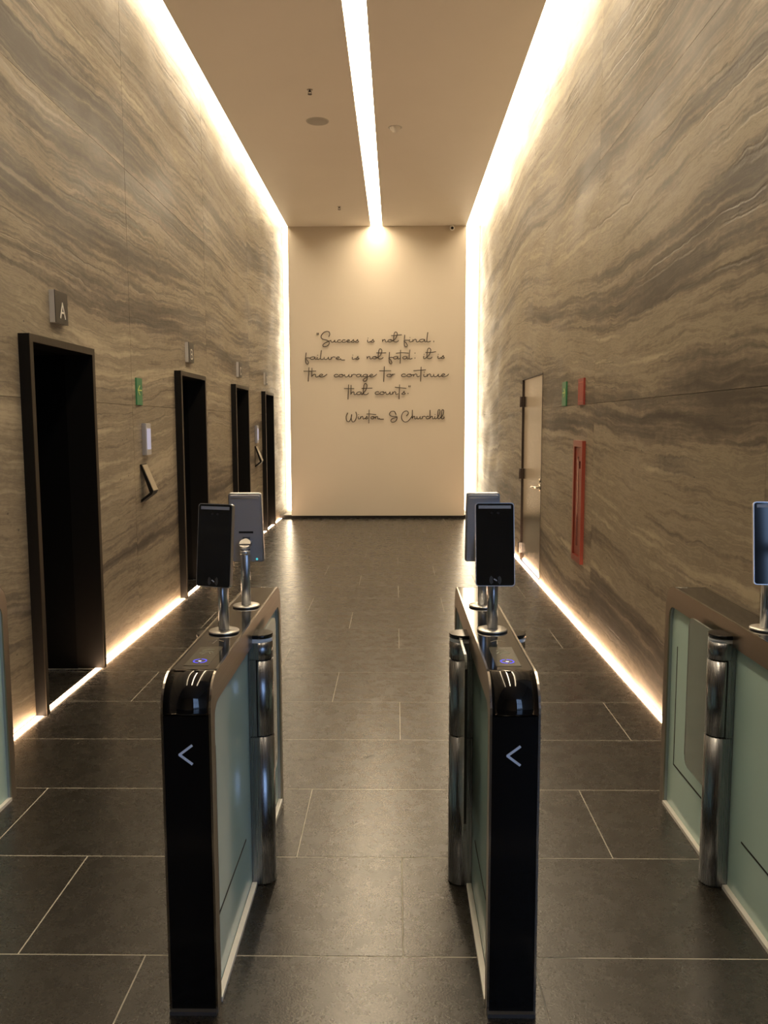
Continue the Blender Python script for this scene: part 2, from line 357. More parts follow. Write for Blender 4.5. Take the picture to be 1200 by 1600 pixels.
TXT=[('quote_mark',[[(-1338,3171),(-1336,3144)],[(-1316,3173),(-1319,3148)]]),('word',[[(-1140,3110),(-1124,3145),(-1134,3185),(-1171,3196),(-1220,3181),(-1262,3137),(-1271,3092),(-1240,3066),(-1181,3052),(-1136,3025),(-1136,2985),(-1173,2951),(-1223,2941),(-1244,2963),(-1218,2994),(-1154,3025),(-1104,3046)],[(-1106,3052),(-1101,3022),(-1078,3014),(-1050,3030),(-1038,3052),(-1038,3022),(-1022,3014),(-999,3024)],[(-937,3046),(-962,3054),(-992,3040),(-990,3020),(-962,3013),(-920,3025)],[(-858,3045),(-883,3054),(-913,3040),(-911,3019),(-883,3013),(-841,3025)],[(-846,3025),(-808,3031),(-788,3045),(-808,3055),(-834,3037),(-827,3017),(-799,3013),(-762,3025)],[(-767,3017),(-739,3037),(-715,3059),(-734,3045),(-703,3027),(-725,3012),(-757,3017)],[(-697,3016),(-669,3037),(-646,3059),(-664,3045),(-634,3026),(-655,3012),(-688,3016)]]),('word',[[(-481,3053),(-484,3022),(-463,3013),(-433,3026)],[(-475,3076),(-474,3086)],[(-438,3018),(-407,3038),(-382,3061),(-402,3047),(-368,3028),(-392,3013),(-428,3018)]]),('word',[[(-232,3056),(-227,3016)],[(-229,3033),(-200,3057),(-181,3045),(-181,3022),(-163,3016),(-140,3028)],[(-94,3056),(-130,3047),(-135,3024),(-103,3015),(-71,3030),(-82,3054),(-98,3052),(-75,3043),(-43,3045)],[(-61,3028),(-6,3075),(22,3151),(-6,3183),(-32,3151),(-41,3041),(-11,3015),(31,3025),(40,3045)],[(-85,3120),(2,3125),(94,3135)]]),('word',[[(147,3132),(140,3042),(143,2957),(171,2932),(193,2957),(166,3006),(132,3029),(171,3044),(227,3040)],[(229,3058),(227,3024),(249,3015),(282,3028)],[(236,3082),(237,3093)],[(282,3057),(288,3015)],[(286,3033),(321,3059),(343,3046),(343,3021),(365,3015),(393,3028)],[(482,3052),(443,3059),(401,3046),(399,3026),(432,3014),(468,3028),(485,3057),(482,3028),(496,3015),(521,3025)],[(537,3175),(521,3036),(543,3014),(587,3027)],[(641,3031),(639,3016)]]),('word',[[(-1529,2840),(-1537,2754),(-1535,2673),(-1509,2649),(-1488,2672),(-1513,2720),(-1544,2741),(-1508,2756),(-1456,2752)],[(-1378,2764),(-1414,2771),(-1454,2758),(-1456,2739),(-1425,2728),(-1392,2741),(-1375,2769),(-1378,2741),(-1365,2729),(-1342,2738)],[(-1340,2768),(-1342,2736),(-1322,2728),(-1291,2740)],[(-1333,2792),(-1332,2803)],[(-1268,2882),(-1285,2749),(-1265,2727),(-1223,2740)],[(-1223,2768),(-1218,2736),(-1192,2727),(-1161,2744),(-1148,2768),(-1148,2736),(-1130,2727),(-1104,2738)],[(-1104,2768),(-1099,2727)],[(-1099,2748),(-1068,2769),(-1027,2763)],[(-1027,2739),(-986,2746),(-963,2761),(-985,2771),(-1014,2752),(-1006,2731),(-975,2726),(-934,2739)],[(-950,2738),(-923,2718),(-874,2717)]]),('word',[[(-742,2768),(-744,2736),(-723,2728),(-693,2740)],[(-735,2792),(-734,2803)],[(-698,2732),(-667,2753),(-641,2777),(-662,2762),(-628,2742),(-652,2727),(-688,2732)]]),('word',[[(-494,2774),(-489,2733)],[(-491,2750),(-461,2775),(-443,2763),(-443,2739),(-424,2733),(-401,2746)],[(-355,2773),(-392,2765),(-397,2741),(-364,2733),(-332,2748),(-343,2771),(-360,2769),(-336,2761),(-304,2763)],[(-323,2745),(-267,2792),(-239,2869),(-267,2902),(-293,2870),(-302,2758),(-272,2732),(-230,2743),(-221,2762)],[(-335,2834),(-248,2832),(-172,2835)]]),('word',[[(-111,2844),(-117,2756),(-114,2673),(-90,2648),(-71,2672),(-95,2721),(-124,2743),(-90,2758),(-42,2754)],[(29,2767),(-4,2773),(-40,2760),(-42,2740),(-14,2729),(17,2742),(32,2771),(29,2742),(42,2730),(63,2740)],[(77,2883),(68,2654)],[(187,2766),(154,2773),(117,2760),(116,2740),(144,2729),(175,2742),(190,2770),(187,2742),(200,2729),(221,2739)],[(235,2886),(221,2750),(240,2728),(278,2741)],[(-1,2824),(100,2836),(214,2825)],[(323,2835),(321,2820)],[(322,2754),(320,2739)]]),('word',[[(470,2777),(468,2743),(487,2734),(517,2747)],[(476,2801),(476,2813)],[(502,2747),(561,2797),(590,2877),(560,2911),(533,2878),(524,2761),(556,2734),(600,2745),(610,2765)],[(499,2837),(588,2838),(675,2849)]]),('word',[[(712,2778),(710,2746),(729,2737),(759,2750)],[(717,2802),(718,2812)],[(754,2742),(783,2763),(807,2786),(788,2771),(820,2752),(798,2737),(764,2742)]]),('word',[[(-1483,2592),(-1498,2356)],[(-1432,2587),(-1437,2433)],[(-1436,2447),(-1398,2476),(-1370,2469),(-1370,2438),(-1346,2433),(-1316,2446)],[(-1322,2446),(-1274,2453),(-1247,2469),(-1274,2480),(-1307,2460),(-1298,2437),(-1262,2433),(-1214,2446)],[(-1576,2531),(-1361,2532)],[(-1231,2445),(-1209,2454),(-1180,2478)]]),('word',[[(-992,2468),(-1018,2477),(-1052,2461),(-1049,2439),(-1019,2432),(-974,2445)],[(-923,2475),(-964,2466),(-969,2441),(-934,2432),(-899,2447),(-911,2472),(-929,2470),(-904,2461),(-869,2463)],[(-874,2474),(-869,2440),(-844,2431),(-814,2449),(-801,2474),(-801,2440),(-784,2431),(-759,2442)],[(-759,2474),(-754,2431)],[(-754,2454),(-724,2475),(-684,2469)],[(-599,2469),(-634,2476),(-672,2462),(-674,2442),(-644,2431),(-612,2444),(-596,2473),(-599,2444),(-586,2431),(-564,2442)],[(-489,2469),(-524,2475),(-562,2457),(-559,2439),(-529,2432),(-494,2448),(-486,2471),(-499,2380),(-540,2358),(-562,2381),(-514,2417),(-454,2444)],[(-459,2444),(-419,2450),(-397,2466),(-419,2477),(-447,2457),(-439,2434),(-409,2430),(-369,2443)],[(-385,2441),(-358,2451),(-330,2478)]]),('word',[[(-199,2604),(-211,2347)],[(-103,2478),(-148,2468),(-154,2441),(-115,2431),(-75,2448),(-89,2475),(-109,2473),(-81,2463),(-42,2465)],[(-287,2531),(-85,2533)],[(-75,2474),(-20,2476)]]),('word',[[(161,2470),(131,2480),(94,2463),(98,2440),(131,2432),(181,2446)],[(237,2477),(193,2468),(187,2442),(226,2432),(265,2448),(252,2475),(232,2472),(259,2463),(299,2465)],[(293,2477),(299,2432)],[(296,2451),(332,2478),(354,2465),(354,2439),(377,2432),(404,2446)],[(426,2597),(416,2351)],[(473,2476),(471,2441),(494,2431),(527,2445)],[(480,2502),(481,2514)],[(527,2476),(533,2431)],[(530,2450),(566,2477),(588,2464),(588,2438),(611,2431),(638,2445)],[(638,2476),(644,2440),(672,2431),(705,2449),(720,2475),(720,2440),(739,2430),(767,2442)],[(761,2444),(806,2451),(830,2468),(805,2480),(774,2459),(783,2435),(817,2430),(861,2444)],[(295,2532),(507,2547)],[(845,2439),(867,2447),(894,2473)]]),('word',[[(-809,2300),(-821,2052)],[(-768,2295),(-771,2133)],[(-771,2147),(-740,2178),(-717,2171),(-718,2138),(-698,2133),(-674,2147)],[(-595,2173),(-630,2180),(-667,2166),(-669,2145),(-640,2133),(-608,2147),(-593,2178),(-596,2147),(-583,2133),(-562,2144)],[(-581,2147),(-522,2199),(-493,2284),(-522,2320),(-549,2284),(-559,2161),(-527,2132),(-484,2144),(-474,2165)],[(-888,2237),(-714,2234)],[(-588,2236),(-408,2242)]]),('word',[[(-294,2174),(-321,2184),(-355,2167),(-352,2143),(-322,2136),(-276,2150)],[(-226,2181),(-266,2171),(-271,2145),(-236,2136),(-201,2152),(-213,2178),(-231,2176),(-206,2166),(-171,2169)],[(-176,2181),(-171,2145),(-146,2135),(-116,2154),(-103,2180),(-103,2145),(-86,2135),(-61,2147)],[(-61,2180),(-56,2135)],[(-58,2154),(-26,2182),(-5,2168),(-6,2142),(15,2135),(40,2149)],[(60,2301),(50,2054)],[(90,2139),(120,2163),(145,2189),(125,2173),(158,2151),(135,2135),(100,2139)],[(-20,2256),(176,2236)],[(206,2160),(204,2145)]]),('quote_mark',[[(217,2283),(216,2255)],[(241,2285),(239,2257)]]),('word',[[(-829,1822),(-856,1760),(-843,1686),(-802,1678),(-769,1743),(-760,1800),(-769,1727),(-745,1670),(-703,1694),(-673,1776),(-691,1841)],[(-647,1762),(-649,1729),(-634,1720),(-610,1733)],[(-642,1787),(-642,1798)],[(-610,1762),(-607,1720)],[(-608,1738),(-583,1764),(-568,1751),(-568,1726),(-553,1720),(-534,1733)],[(-537,1724),(-514,1746),(-495,1771),(-510,1755),(-485,1735),(-503,1720),(-530,1724)],[(-460,1876),(-469,1644)],[(-395,1762),(-426,1753),(-430,1728),(-403,1719),(-376,1735),(-385,1759),(-399,1757),(-380,1748),(-353,1750)],[(-357,1762),(-353,1719)],[(-355,1737),(-330,1763),(-315,1750),(-315,1726),(-299,1719),(-280,1732)],[(-505,1802),(-448,1804),(-341,1793)],[(-295,1730),(-273,1715),(-213,1715)]]),('initial',[[(-1,1793),(-29,1846),(-87,1843),(-116,1799),(-79,1766),(12,1753),(-1,1689),(-54,1663),(-90,1684),(-67,1722),(20,1753)]]),('word',[[(176,1770),(212,1819),(176,1855),(114,1822),(91,1741),(127,1676),(189,1672),(250,1732),(283,1781)],[(278,1871),(277,1720)],[(277,1733),(302,1762),(320,1755),(320,1724),(336,1720),(355,1733)],[(355,1762),(359,1728),(379,1720),(402,1737),(412,1762),(412,1728),(426,1719),(445,1730)],[(445,1762),(449,1719)],[(449,1742),(473,1763),(504,1757)],[(560,1755),(539,1764),(514,1748),(516,1726),(539,1719),(575,1732)],[(580,1870),(579,1719)],[(579,1732),(604,1761),(622,1755),(622,1723),(637,1719),(657,1732)],[(662,1761),(661,1728),(677,1719),(700,1732)],[(667,1786),(668,1797)],[(696,1728),(735,1785),(750,1852),(735,1874),(715,1848),(712,1736),(731,1719),(759,1736),(755,1754)],[(759,1727),(798,1785),(813,1852),(797,1874),(778,1848),(774,1736),(794,1718),(821,1736),(817,1754)]])]
N1=18
# ---------------------------------------------------------------- dimensions
XL, XR = -2.03, 1.49           # faces of the two stone walls
YB, YR = 14.3, 15.2            # painted end wall, recess behind it
ZC, ZT = 4.93, 5.14            # ceiling, top of the coves
CX0, CX1 = -1.82, 1.18         # edges of the dropped ceiling
Y0 = 1.2                       # where the corridor opens to the entrance lobby
YW = 2.9                       # the right wall stops here, the lobby is wider on that side
LOB = 6.0; YF = -4.6           # lobby half width, facade

# portals of the lifts (outer Y range of the rim)
PORT = [(4.49, 5.455), (7.64, 8.645), (10.25, 11.16), (12.56, 13.43)]
PT = 2.128

# ---------------------------------------------------------------- floor: bed, grout, tiles
fl = box('floor', M['grout'], None, XL-.9, XR+.03, Y0, YR, -.06, -.0007)
struct(fl, 'dark honed stone tile floor with thin pale joints')
FX0, FX1 = XL+.034, XR-.032    # tiles stop at the light slots
PITCH, ROW = 1.2, .5893
tile_cache = {}
def tile(x0, x1, y0, y1):
    g = .0021
    k = (round(x1-x0, 3), round(y1-y0, 3))
    if k not in tile_cache:
        bm = bmesh.new(); a, b = k[0]/2-g, k[1]/2-g
        add_box(bm, -a, a, -b, b, -.02, 0)
        bmesh.ops.bevel(bm, geom=[e for e in bm.edges if e.verts[0].co.z > -.001 and e.verts[1].co.z > -.001], offset=.0008, segments=1, affect='EDGES')
        tile_cache[k] = bm_mesh(bm, 'tile')
        tile_cache[k].materials.append(M['floor'])
    link('tile', tile_cache[k], None, fl, loc=((x0+x1)/2, (y0+y1)/2, 0))
r = -2
while 2.402 + r*ROW < YB+.1:
    ya, yb = 2.402+r*ROW, min(2.402+(r+1)*ROW, YB+.1)
    off = (.02 - .4*r) % PITCH
    xs = [off + PITCH*i for i in range(-4, 4)]
    cuts = [FX0] + [x for x in xs if FX0+.02 < x < FX1-.02] + [FX1]
    for a, b in zip(cuts, cuts[1:]): tile(a, b, ya, yb)
    # the same course runs on into the lift lobbies of the portals
    for p0, p1 in PORT:
        a, b = max(ya, p0+.05), min(yb, p1-.05)
        if b-a > .03: tile(XL-.85, XL-.004, a, b)
    r += 1
ent = box('floor', M['floor'], None, -LOB, LOB, YF, Y0-.004, -.06, 0)
struct(ent, 'entrance lobby floor behind the camera')

# light slots in the floor along both walls
def slot(name, x0, x1, label, Y0=Y0):
    e = empty(name, (0, 0, 0))
    box('channel', M['bed'], e, x0-.003, x1+.003, Y0+.02, YB+.02, -.0018, .0006)
    box('diffuser', M['slot'], e, x0-.0025, x1+.0025, Y0+.02, YB+.02, .0006, .004)
    tag(e, label, 'light strip', 'floor light strips')
slot('floor_light', XL+.003, XL+.031, 'warm light strip in the floor along the left wall')
slot('floor_light', XR-.029, XR-.003, 'warm light strip in the floor along the right wall', YW)

# ---------------------------------------------------------------- stone walls made of slabs
def slab(parent, m, side, y0, y1, z0, z1, openings):
    g = .0012
    ys = sorted({y0+g, y1-g} | {v for o in openings for v in o[:2] if y0+g < v < y1-g})
    zs = sorted({z0+g, z1-g} | {v for o in openings for v in o[2:] if z0+g < v < z1-g})
    bm = bmesh.new(); any_ = False
    for ya, yb in zip(ys, ys[1:]):
        for za, zb in zip(zs, zs[1:]):
            cy, cz = (ya+yb)/2, (za+zb)/2
            if any(o[0] < cy < o[1] and o[2] < cz < o[3] for o in openings): continue
            any_ = True
            xa, xb = (XL-.03, XL) if side < 0 else (XR, XR+.03)
            add_box(bm, xa, xb, ya, yb, za, zb)
    if not any_: bm.free(); return
    bmesh.ops.remove_doubles(bm, verts=bm.verts, dist=1e-5)
    link('slab', bm_mesh(bm, 'slab'), m, parent)
JL = [Y0, 3.83, 6.40, 8.97, 11.54, 14.10, YR]
JR = [YW, 3.36, 6.30, 9.24, 12.20, YR]
JZ = [.010, 1.787, 3.54, ZT]
def backing(name, m, x0, x1, openings, label, Y0=Y0):
    ys = [Y0] + [v for o in openings for v in o[:2]] + [YR]
    bm = bmesh.new()
    for i in range(0, len(ys), 2): add_box(bm, x0, x1, ys[i], ys[i+1], 0, ZT)
    for o in openings: add_box(bm, x0, x1, o[0], o[1], o[3], ZT)
    return struct(link(name, bm_mesh(bm, name), m), label)
opl = [(a+.012, b-.012, -1, PT-.012) for a, b in PORT]
wl = backing('wall_left', M['bed'], XL-.12, XL-.031, opl, 'left wall of large travertine slabs')
for a, b in zip(JL, JL[1:]):
    for c, d in zip(JZ, JZ[1:]): slab(wl, M['stone_l'], -1, a, b, c, d, opl)
DOOR = (8.52, 9.87, -1, 2.155)
wr = backing('wall_right', M['bed'], XR+.031, XR+.12, [DOOR], 'right wall of large travertine slabs', YW)
for a, b in zip(JR, JR[1:]):
    for c, d in zip(JZ, JZ[1:]): slab(wr, M['stone_r'], 1, a, b, c, d, [DOOR])

# ---------------------------------------------------------------- end wall, recess, ceiling
pn = box('wall_back', M['panel'], None, CX0, CX1, YB, YB+.12, .05, ZC+.1)
struct(pn, 'plain cream painted end wall')
struct(box('baseboard_back', M['black_matt'], None, XL, XR, YB+.03, YB+.09, 0, .055), 'black recessed skirting under the end wall')
struct(box('wall_recess', M['white'], None, XL-.1, XR+.1, YR, YR+.1, 0, ZT+.1), 'white wall of the recess behind the end wall')
cl = bmesh.new()
SX0, SX1 = -.422, -.232
add_box(cl, CX0, SX0, Y0, YB+.12, ZC, ZC+.045); add_box(cl, SX1, CX1, Y0, YB+.12, ZC, ZC+.045)
struct(link('ceiling', bm_mesh(cl, 'ceiling'), M['ceiling']), 'plain dropped ceiling between two light coves')
struct(box('trim_1', M['white'], None, XL-.12, XR+.12, Y0, YR, ZT, ZT+.1), 'white slab above the light coves')
def light(name, m, x0, x1, y0, y1, z0, z1, label, group=None):
    tag(box(name, m, None, x0, x1, y0, y1, z0, z1), label, 'light strip', group)
light('ceiling_light', M['centre'], SX0+.002, SX1-.002, Y0, YB-.004, ZC+.05, ZC+.06, 'recessed light strip down the middle of the ceiling')
light('cove_light', M['cove'], XL+.01, CX0+.02, Y0, YR-.1, ZT-.03, ZT-.012, 'warm light strip in the ceiling cove above the left wall', 'cove lights')
light('cove_light', M['cove'], CX1-.02, XR-.01, Y0, YR-.1, ZT-.03, ZT-.012, 'warm light strip in the ceiling cove above the right wall', 'cove lights')
light('side_light', M['side'], XL+.03, CX0-.01, YR-.03, YR-.012, .06, ZT-.05, 'upright light strip left of the end wall', 'upright lights beside the end wall')
light('side_light', M['side'], CX1+.01, XR-.06, YR-.03, YR-.012, .06, ZT-.05, 'upright light strip right of the end wall', 'upright lights beside the end wall')

# entrance lobby behind the camera, open to daylight through a glazed front
struct(box('wall_left', M['lobby'], None, -LOB-.1, -LOB, YF, Y0, 0, ZC))
struct(box('wall_right', M['lobby'], None, LOB, LOB+.1, YF, YW, 0, ZC))
struct(box('wall_front', M['lobby'], None, -LOB, XL-.121, Y0, Y0+.12, 0, ZT+.1))
struct(box('wall_front', M['lobby'], None, XR+.121, LOB, YW, YW+.12, 0, ZT+.1))
struct(box('floor', M['floor'], None, XR+.032, LOB, Y0, YW, -.06, 0))
struct(box('ceiling', M['ceiling'], None, XR, LOB, Y0, YW, ZC, ZC+.1))
struct(box('ceiling', M['ceiling'], None, -LOB, LOB, YF, Y0-.001, ZC, ZC+.1))
WX = 2.2
wn = empty('window_1'); struct(wn, 'glazed front of the entrance lobby')
for i in range(5):
    x = WX+(LOB-WX)*i/4
    box('mullion', M['mullion'], wn, x-.14, x+.14, YF-.06, YF+.06, 0, ZC)  # unseen mullions, widened to darken bands of the terminal screen's reflection
for z in (.05, 2.7, ZC-.05): box('transom', M['mullion'], wn, WX, LOB, YF-.05, YF+.05, z-.05, z+.05)
struct(box('wall_front', M['lobby'], None, -LOB, WX-.06, YF-.1, YF, 0, ZC+.1))
box('street', M['plinth'], wn, -40, 40, YF-40, YF-.1, -.1, -.02)

# ---------------------------------------------------------------- things on the ceiling
def ceiling_thing(name, x, y): return empty(name, (x, y, ZC))
s = ceiling_thing('ceiling_speaker', -.857, 9.45)
lathe('grille', mat('speaker_grille', (.44, .43, .40), .7), s, [(0, -.0035), (.112, -.0035), (.114, -.002)], 40)
lathe('rim', mat('speaker_rim', (.52, .50, .45), .5), s, [(.113, .0), (.113, -.004), (.122, -.005), (.126, 0)], 40)
tag(s, 'flat round grey speaker grille in the ceiling', 'speaker')
s = ceiling_thing('smoke_detector', -.008, 9.66)
lathe('base', mat('detector_base', (.52, .50, .46), .5), s, [(0, -.002), (.075, -.002), (.078, 0)], 32)
lathe('dome', mat('detector_dome', (.82, .80, .74), .3), s, [(.06, -.002), (.055, -.02), (.035, -.035), (.03, -.048), (.012, -.056), (0, -.057)], 32)
tag(s, 'white domed smoke detector in the ceiling', 'smoke detector')
for i, (x, y, lab) in enumerate([(-.852, 8.59, 'small dark sprinkler head nearer the camera than the round speaker'), (-.865, 13.04, 'small dark sprinkler head near the end wall')]):
    s = ceiling_thing('sprinkler', x, y); s.scale = (.75, .75, .75)
    lathe('escutcheon', mat('sprinkler_cup%d' % i, (.36, .33, .28), .4), s, [(0, -.002), (.036, -.003), (.04, 0)], 24)
    bm = bmesh.new(); add_cyl(bm, (0, 0), .012, .012, -.03, -.002, 12)
    link('body', bm_mesh(bm, 'b'), M['hinge'], s)
    bm = bmesh.new(); add_box(bm, -.022, -.016, -.004, .004, -.055, -.02); add_box(bm, .016, .022, -.004, .004, -.055, -.02); add_box(bm, -.022, .022, -.004, .004, -.026, -.02)
    link('yoke', bm_mesh(bm, 'b'), M['hinge'], s)
    bm = bmesh.new(); add_cyl(bm, (0, 0), .028, .028, -.06, -.055, 16)
    link('deflector', bm_mesh(bm, 'b'), M['hinge'], s)
    tag(s, lab, 'sprinkler', 'ceiling sprinklers')
# camera high on the end wall
s = empty('security_camera', (.937, YB, 4.87))
cyl('mount', M['white'], s, (0, .03), .035, -.02, -.001, 24, 'y')
bm = bmesh.new(); bmesh.ops.create_uvsphere(bm, u_segments=20, v_segments=12, radius=.042)
for f in bm.faces: f.smooth = True
link('housing', bm_mesh(bm, 'b'), M['white'], s, loc=(0, -.05, .01))
cyl('lens', M['black_gloss'], s, (0, .002), .022, -.097, -.07, 20, 'y')
tag(s, 'small white camera high on the right of the end wall', 'camera')

# ---------------------------------------------------------------- lettering on the end wall
def lettering(name, rows, label):
    e = empty(name, (0, YB, 0))
    for kind, strokes in rows:
        bm = bmesh.new()
        for st in strokes:
            pts = [Vector((x/1000, -.038, z/1000)) for x, z in st]
            add_tube(bm, smooth_path(pts, 3), .0070)
        for x, z in (strokes[0][0], strokes[-1][-1]):     # stand-off pins into the wall
            add_cyl(bm, (x/1000, z/1000), .005, .005, -.036, -.0005, 8, 'y')
        link(kind, bm_mesh(bm, 'b'), M['lettering'], e)
    tag(e, label, 'lettering')
lettering('quote_lettering', TXT[:N1], 'four lines of thin dark handwritten-style raised lettering on the end wall')
lettering('signature_lettering', TXT[N1:], 'single smaller line of raised handwritten lettering under the quotation on the end wall')

# ---------------------------------------------------------------- lift portals
LB = ['nearest of the four black lift portals, under the letter A sign', 'second black lift portal from the camera, just beyond the wall keypad',
      'third black lift portal from the camera', 'farthest black lift portal, next to the end wall']
def portal(p, label):
    a, b = p; e = empty('elevator_portal', (XL, (a+b)/2, 0)); h = (b-a)/2; t = .042
    P = .063                                            # how far the frame stands proud of the stone
    for s in (-1, 1):
        ya, yb = sorted((s*h, s*(h-t)))
        j = box('jamb', M['portal'], e, -.12, P-.003, ya, yb, .006, PT)
        box('rim', M['rim'], j, P-.003, P, ya, yb, .006, PT)
        ya, yb = sorted((s*(h-.012), s*(h-t)))
        box('side_lining', M['portal_in'], e, -.85, -.12, ya, yb, .001, PT)
    hd = box('header', M['portal'], e, -.12, P-.003, -h+t, h-t, PT-t, PT)
    box('rim', M['rim'], hd, P-.003, P, -h+t, h-t, PT-t, PT)
    box('soffit', M['portal_in'], e, -.85, -.12, -h+t, h-t, PT-t, PT-.012)
    for s in (-1, 1):
        ya, yb = sorted((s*.002, s*(h-t)))
        box('door_panel', M['portal_in'], e, -.85, -.82, ya, yb, .004, PT-t)
    tag(e, label, 'elevator', 'lift portals along the left wall')
for p, lab in zip(PORT, LB): portal(p, lab)

LET = {'A': [[(0,0),(.5,1),(1,0)],[(.2,.36),(.8,.36)]],
       'B': [[(0,0),(0,1),(.6,1),(.9,.88),(.9,.64),(.6,.52),(0,.52)],[(.6,.52),(1,.4),(1,.13),(.65,0),(0,0)]],
       'C': [[(1,.8),(.75,1),(.25,1),(0,.8),(0,.2),(.25,0),(.75,0),(1,.2)]],
       'D': [[(0,0),(0,1),(.6,1),(1,.75),(1,.25),(.6,0),(0,0)]]}
def flat_stroke(bm, pts, wd, x0, x1):
    """flat bars of width wd along (y,z) points, thickness x0..x1"""
    for p, q in zip(pts, pts[1:]):
        p, q = Vector(p), Vector(q); d = (q-p).normalized(); n = Vector((-d.y, d.x))*wd/2; p = p-d*wd*.3; q = q+d*wd*.3
        add_prism(bm, [tuple(p+n), tuple(p-n), tuple(q-n), tuple(q+n)], x0, x1, 'x')
for c, y0, y1 in (('A', 4.92, 5.105), ('B', 8.06, 8.26), ('C', 10.63, 10.82), ('D', 12.80, 13.0)):
    e = empty('floor_sign', (XL, (y0+y1)/2, 2.33)); h = (y1-y0)/2
    box('side_case', M['sign_side'], e, 0, .032, -h, h, -.094, .094)
    box('face', M['sign_dark'], e, .032, .036, -h, h, -.094, .094)
    bm = bmesh.new()
    for st in LET[c]: flat_stroke(bm, [((u-.5)*.070+.012, (v-.5)*.088-.030) for u, v in st], .011, .036, .038)
    link('letter', bm_mesh(bm, 'b'), M['letter'], e, loc=(0, 0, .015))
    tag(e, 'small dark wall sign with a pale letter %s above a lift portal' % c, 'sign', 'lift letter signs')

# exit arrow signs
def arrow_sign(name, x, side, y0, y1, z0, z1, label):
    e = empty(name, (x, (y0+y1)/2, (z0+z1)/2)); h, v = (y1-y0)/2, (z1-z0)/2
    xa, xb = sorted((0, -side*.012)); box('plate', M['green'], e, xa, xb, -h, h, -v, v)
    bm = bmesh.new(); d = 1 if side < 0 else 1
    for st in ([(-.042*d, .01), (.05*d, .01)], [(-.042*d, .01), (0, .045)], [(-.042*d, .01), (0, -.025)]):
        xa, xb = sorted((-side*.012, -side*.0135)); flat_stroke(bm, st, .009, xa, xb)
    link('arrow', bm_mesh(bm, 'b'), M['yellowgreen'], e)
    tag(e, label, 'sign', 'green arrow signs')
arrow_sign('exit_sign', XL, -1, 6.485, 6.625, 1.790, 2.0, 'green sign with a pale arrow on the left wall above the keypad')
arrow_sign('exit_sign', XR, 1, 7.30, 7.47, 1.790, 2.0, 'green sign with a pale arrow on the right wall beside the red sign')

# keypads and angled call consoles between the portals
def keypad(y, z, label):
    e = empty('access_keypad', (XL, y, z))
    box('housing', M['alu_edge'], e, 0, .030, -.065, .065, -.127, .127, bev=.003)
    box('faceplate', M['alu'], e, .030, .036, -.062, .062, -.124, .124)
    box('display', M['lcd'], e, .036, .038, -.05, .05, -.082, .085)
    tag(e, label, 'keypad', 'wall keypads between lifts')
keypad(6.675, 1.52, 'wall keypad with a lit pale blue display between the first two lifts')
keypad(11.98, 1.49, 'far wall keypad between the third and fourth lifts')
def console(y, label):
    e = empty('call_console', (XL, y, 1.17)); w = .068
    A = [(0.0, .150), (.100, -.065)]; t = .020
    prism('back_shell', M['portal'], e, [(.0, .150), (.012, .155), (.100, -.060), (.088, -.085), (.072, -.072)], -w, w, 'y')
    prism('faceplate', M['beige'], e, [(.016, .148), (.0195, .149), (.1025, -.055), (.099, -.056)], -w+.006, w-.006, 'y')
    prism('lower_arm', M['portal'], e, [(.088, -.085), (.072, -.072), (.0, -.128), (.0, -.150)], -w, w, 'y')
    tag(e, label, 'call console', 'lift call consoles')
console(6.60, 'angled lift call console under the near keypad')
console(11.95, 'far angled lift call console under the far keypad')

# ---------------------------------------------------------------- right wall: door, signs, hose cabinet
d = empty('door_1', (XR, (DOOR[0]+DOOR[1])/2, 0)); struct(d, 'plain brushed steel service door with lever handle in the right wall')
dh = (DOOR[1]-DOOR[0])/2
box('leaf', M['steel_door'], d, .012, .055, -dh+.013, dh-.013, .03, 2.138)
for s in (-1, 1):
    ya, yb = sorted((s*dh, s*(dh-.009))); box('frame', M['hinge'], d, -.004, .07, ya, yb, .012, 2.152)
box('frame', M['hinge'], d, -.004, .07, -dh+.009, dh-.009, 2.142, 2.152)
for z in (1.89, 1.045, .16):
    hg = box('hinge', M['hinge'] if z > .3 else M['steel'], d, -.022, .012, dh-.035, dh+.03, z-.06, z+.06)
    cyl('pin', M['hinge'], hg, (-.022, dh-.002), .009, z-.062, z+.062, 12)
hn = cyl('rose', M['chrome'], d, (-dh+.11, .975), .035, -.006, .012, 24, 'x')
bm = bmesh.new(); add_tube(bm, smooth_path([(-.005, -dh+.11, .975), (-.05, -dh+.11, .975), (-.062, -dh+.13, .975), (-.062, -dh+.23, .972)], 4), .011, Vector((0, 0, 1)), 10)
link('lever', bm_mesh(bm, 'b'), M['chrome'], d)
cyl('cylinder_lock', M['chrome'], d, (-dh+.11, 1.045), .02, -.004, .012, 20, 'x')

s = empty('fire_sign', (XR, 6.71, 1.89))
box('plate', M['red_sign'], s, -.014, 0, -.10, .10, -.105, .105)
bm = bmesh.new()
add_box(bm, -.0155, -.014, -.08, .08, .07, .078); add_box(bm, -.0155, -.014, -.08, .08, -.078, -.07)
add_box(bm, -.0155, -.014, -.08, -.074, -.078, .078); add_box(bm, -.0155, -.014, .074, .08, -.078, .078)
link('border', bm_mesh(bm, 'b'), M['red_light'], s)
tag(s, 'square red sign on the right wall above the red cabinet', 'sign')

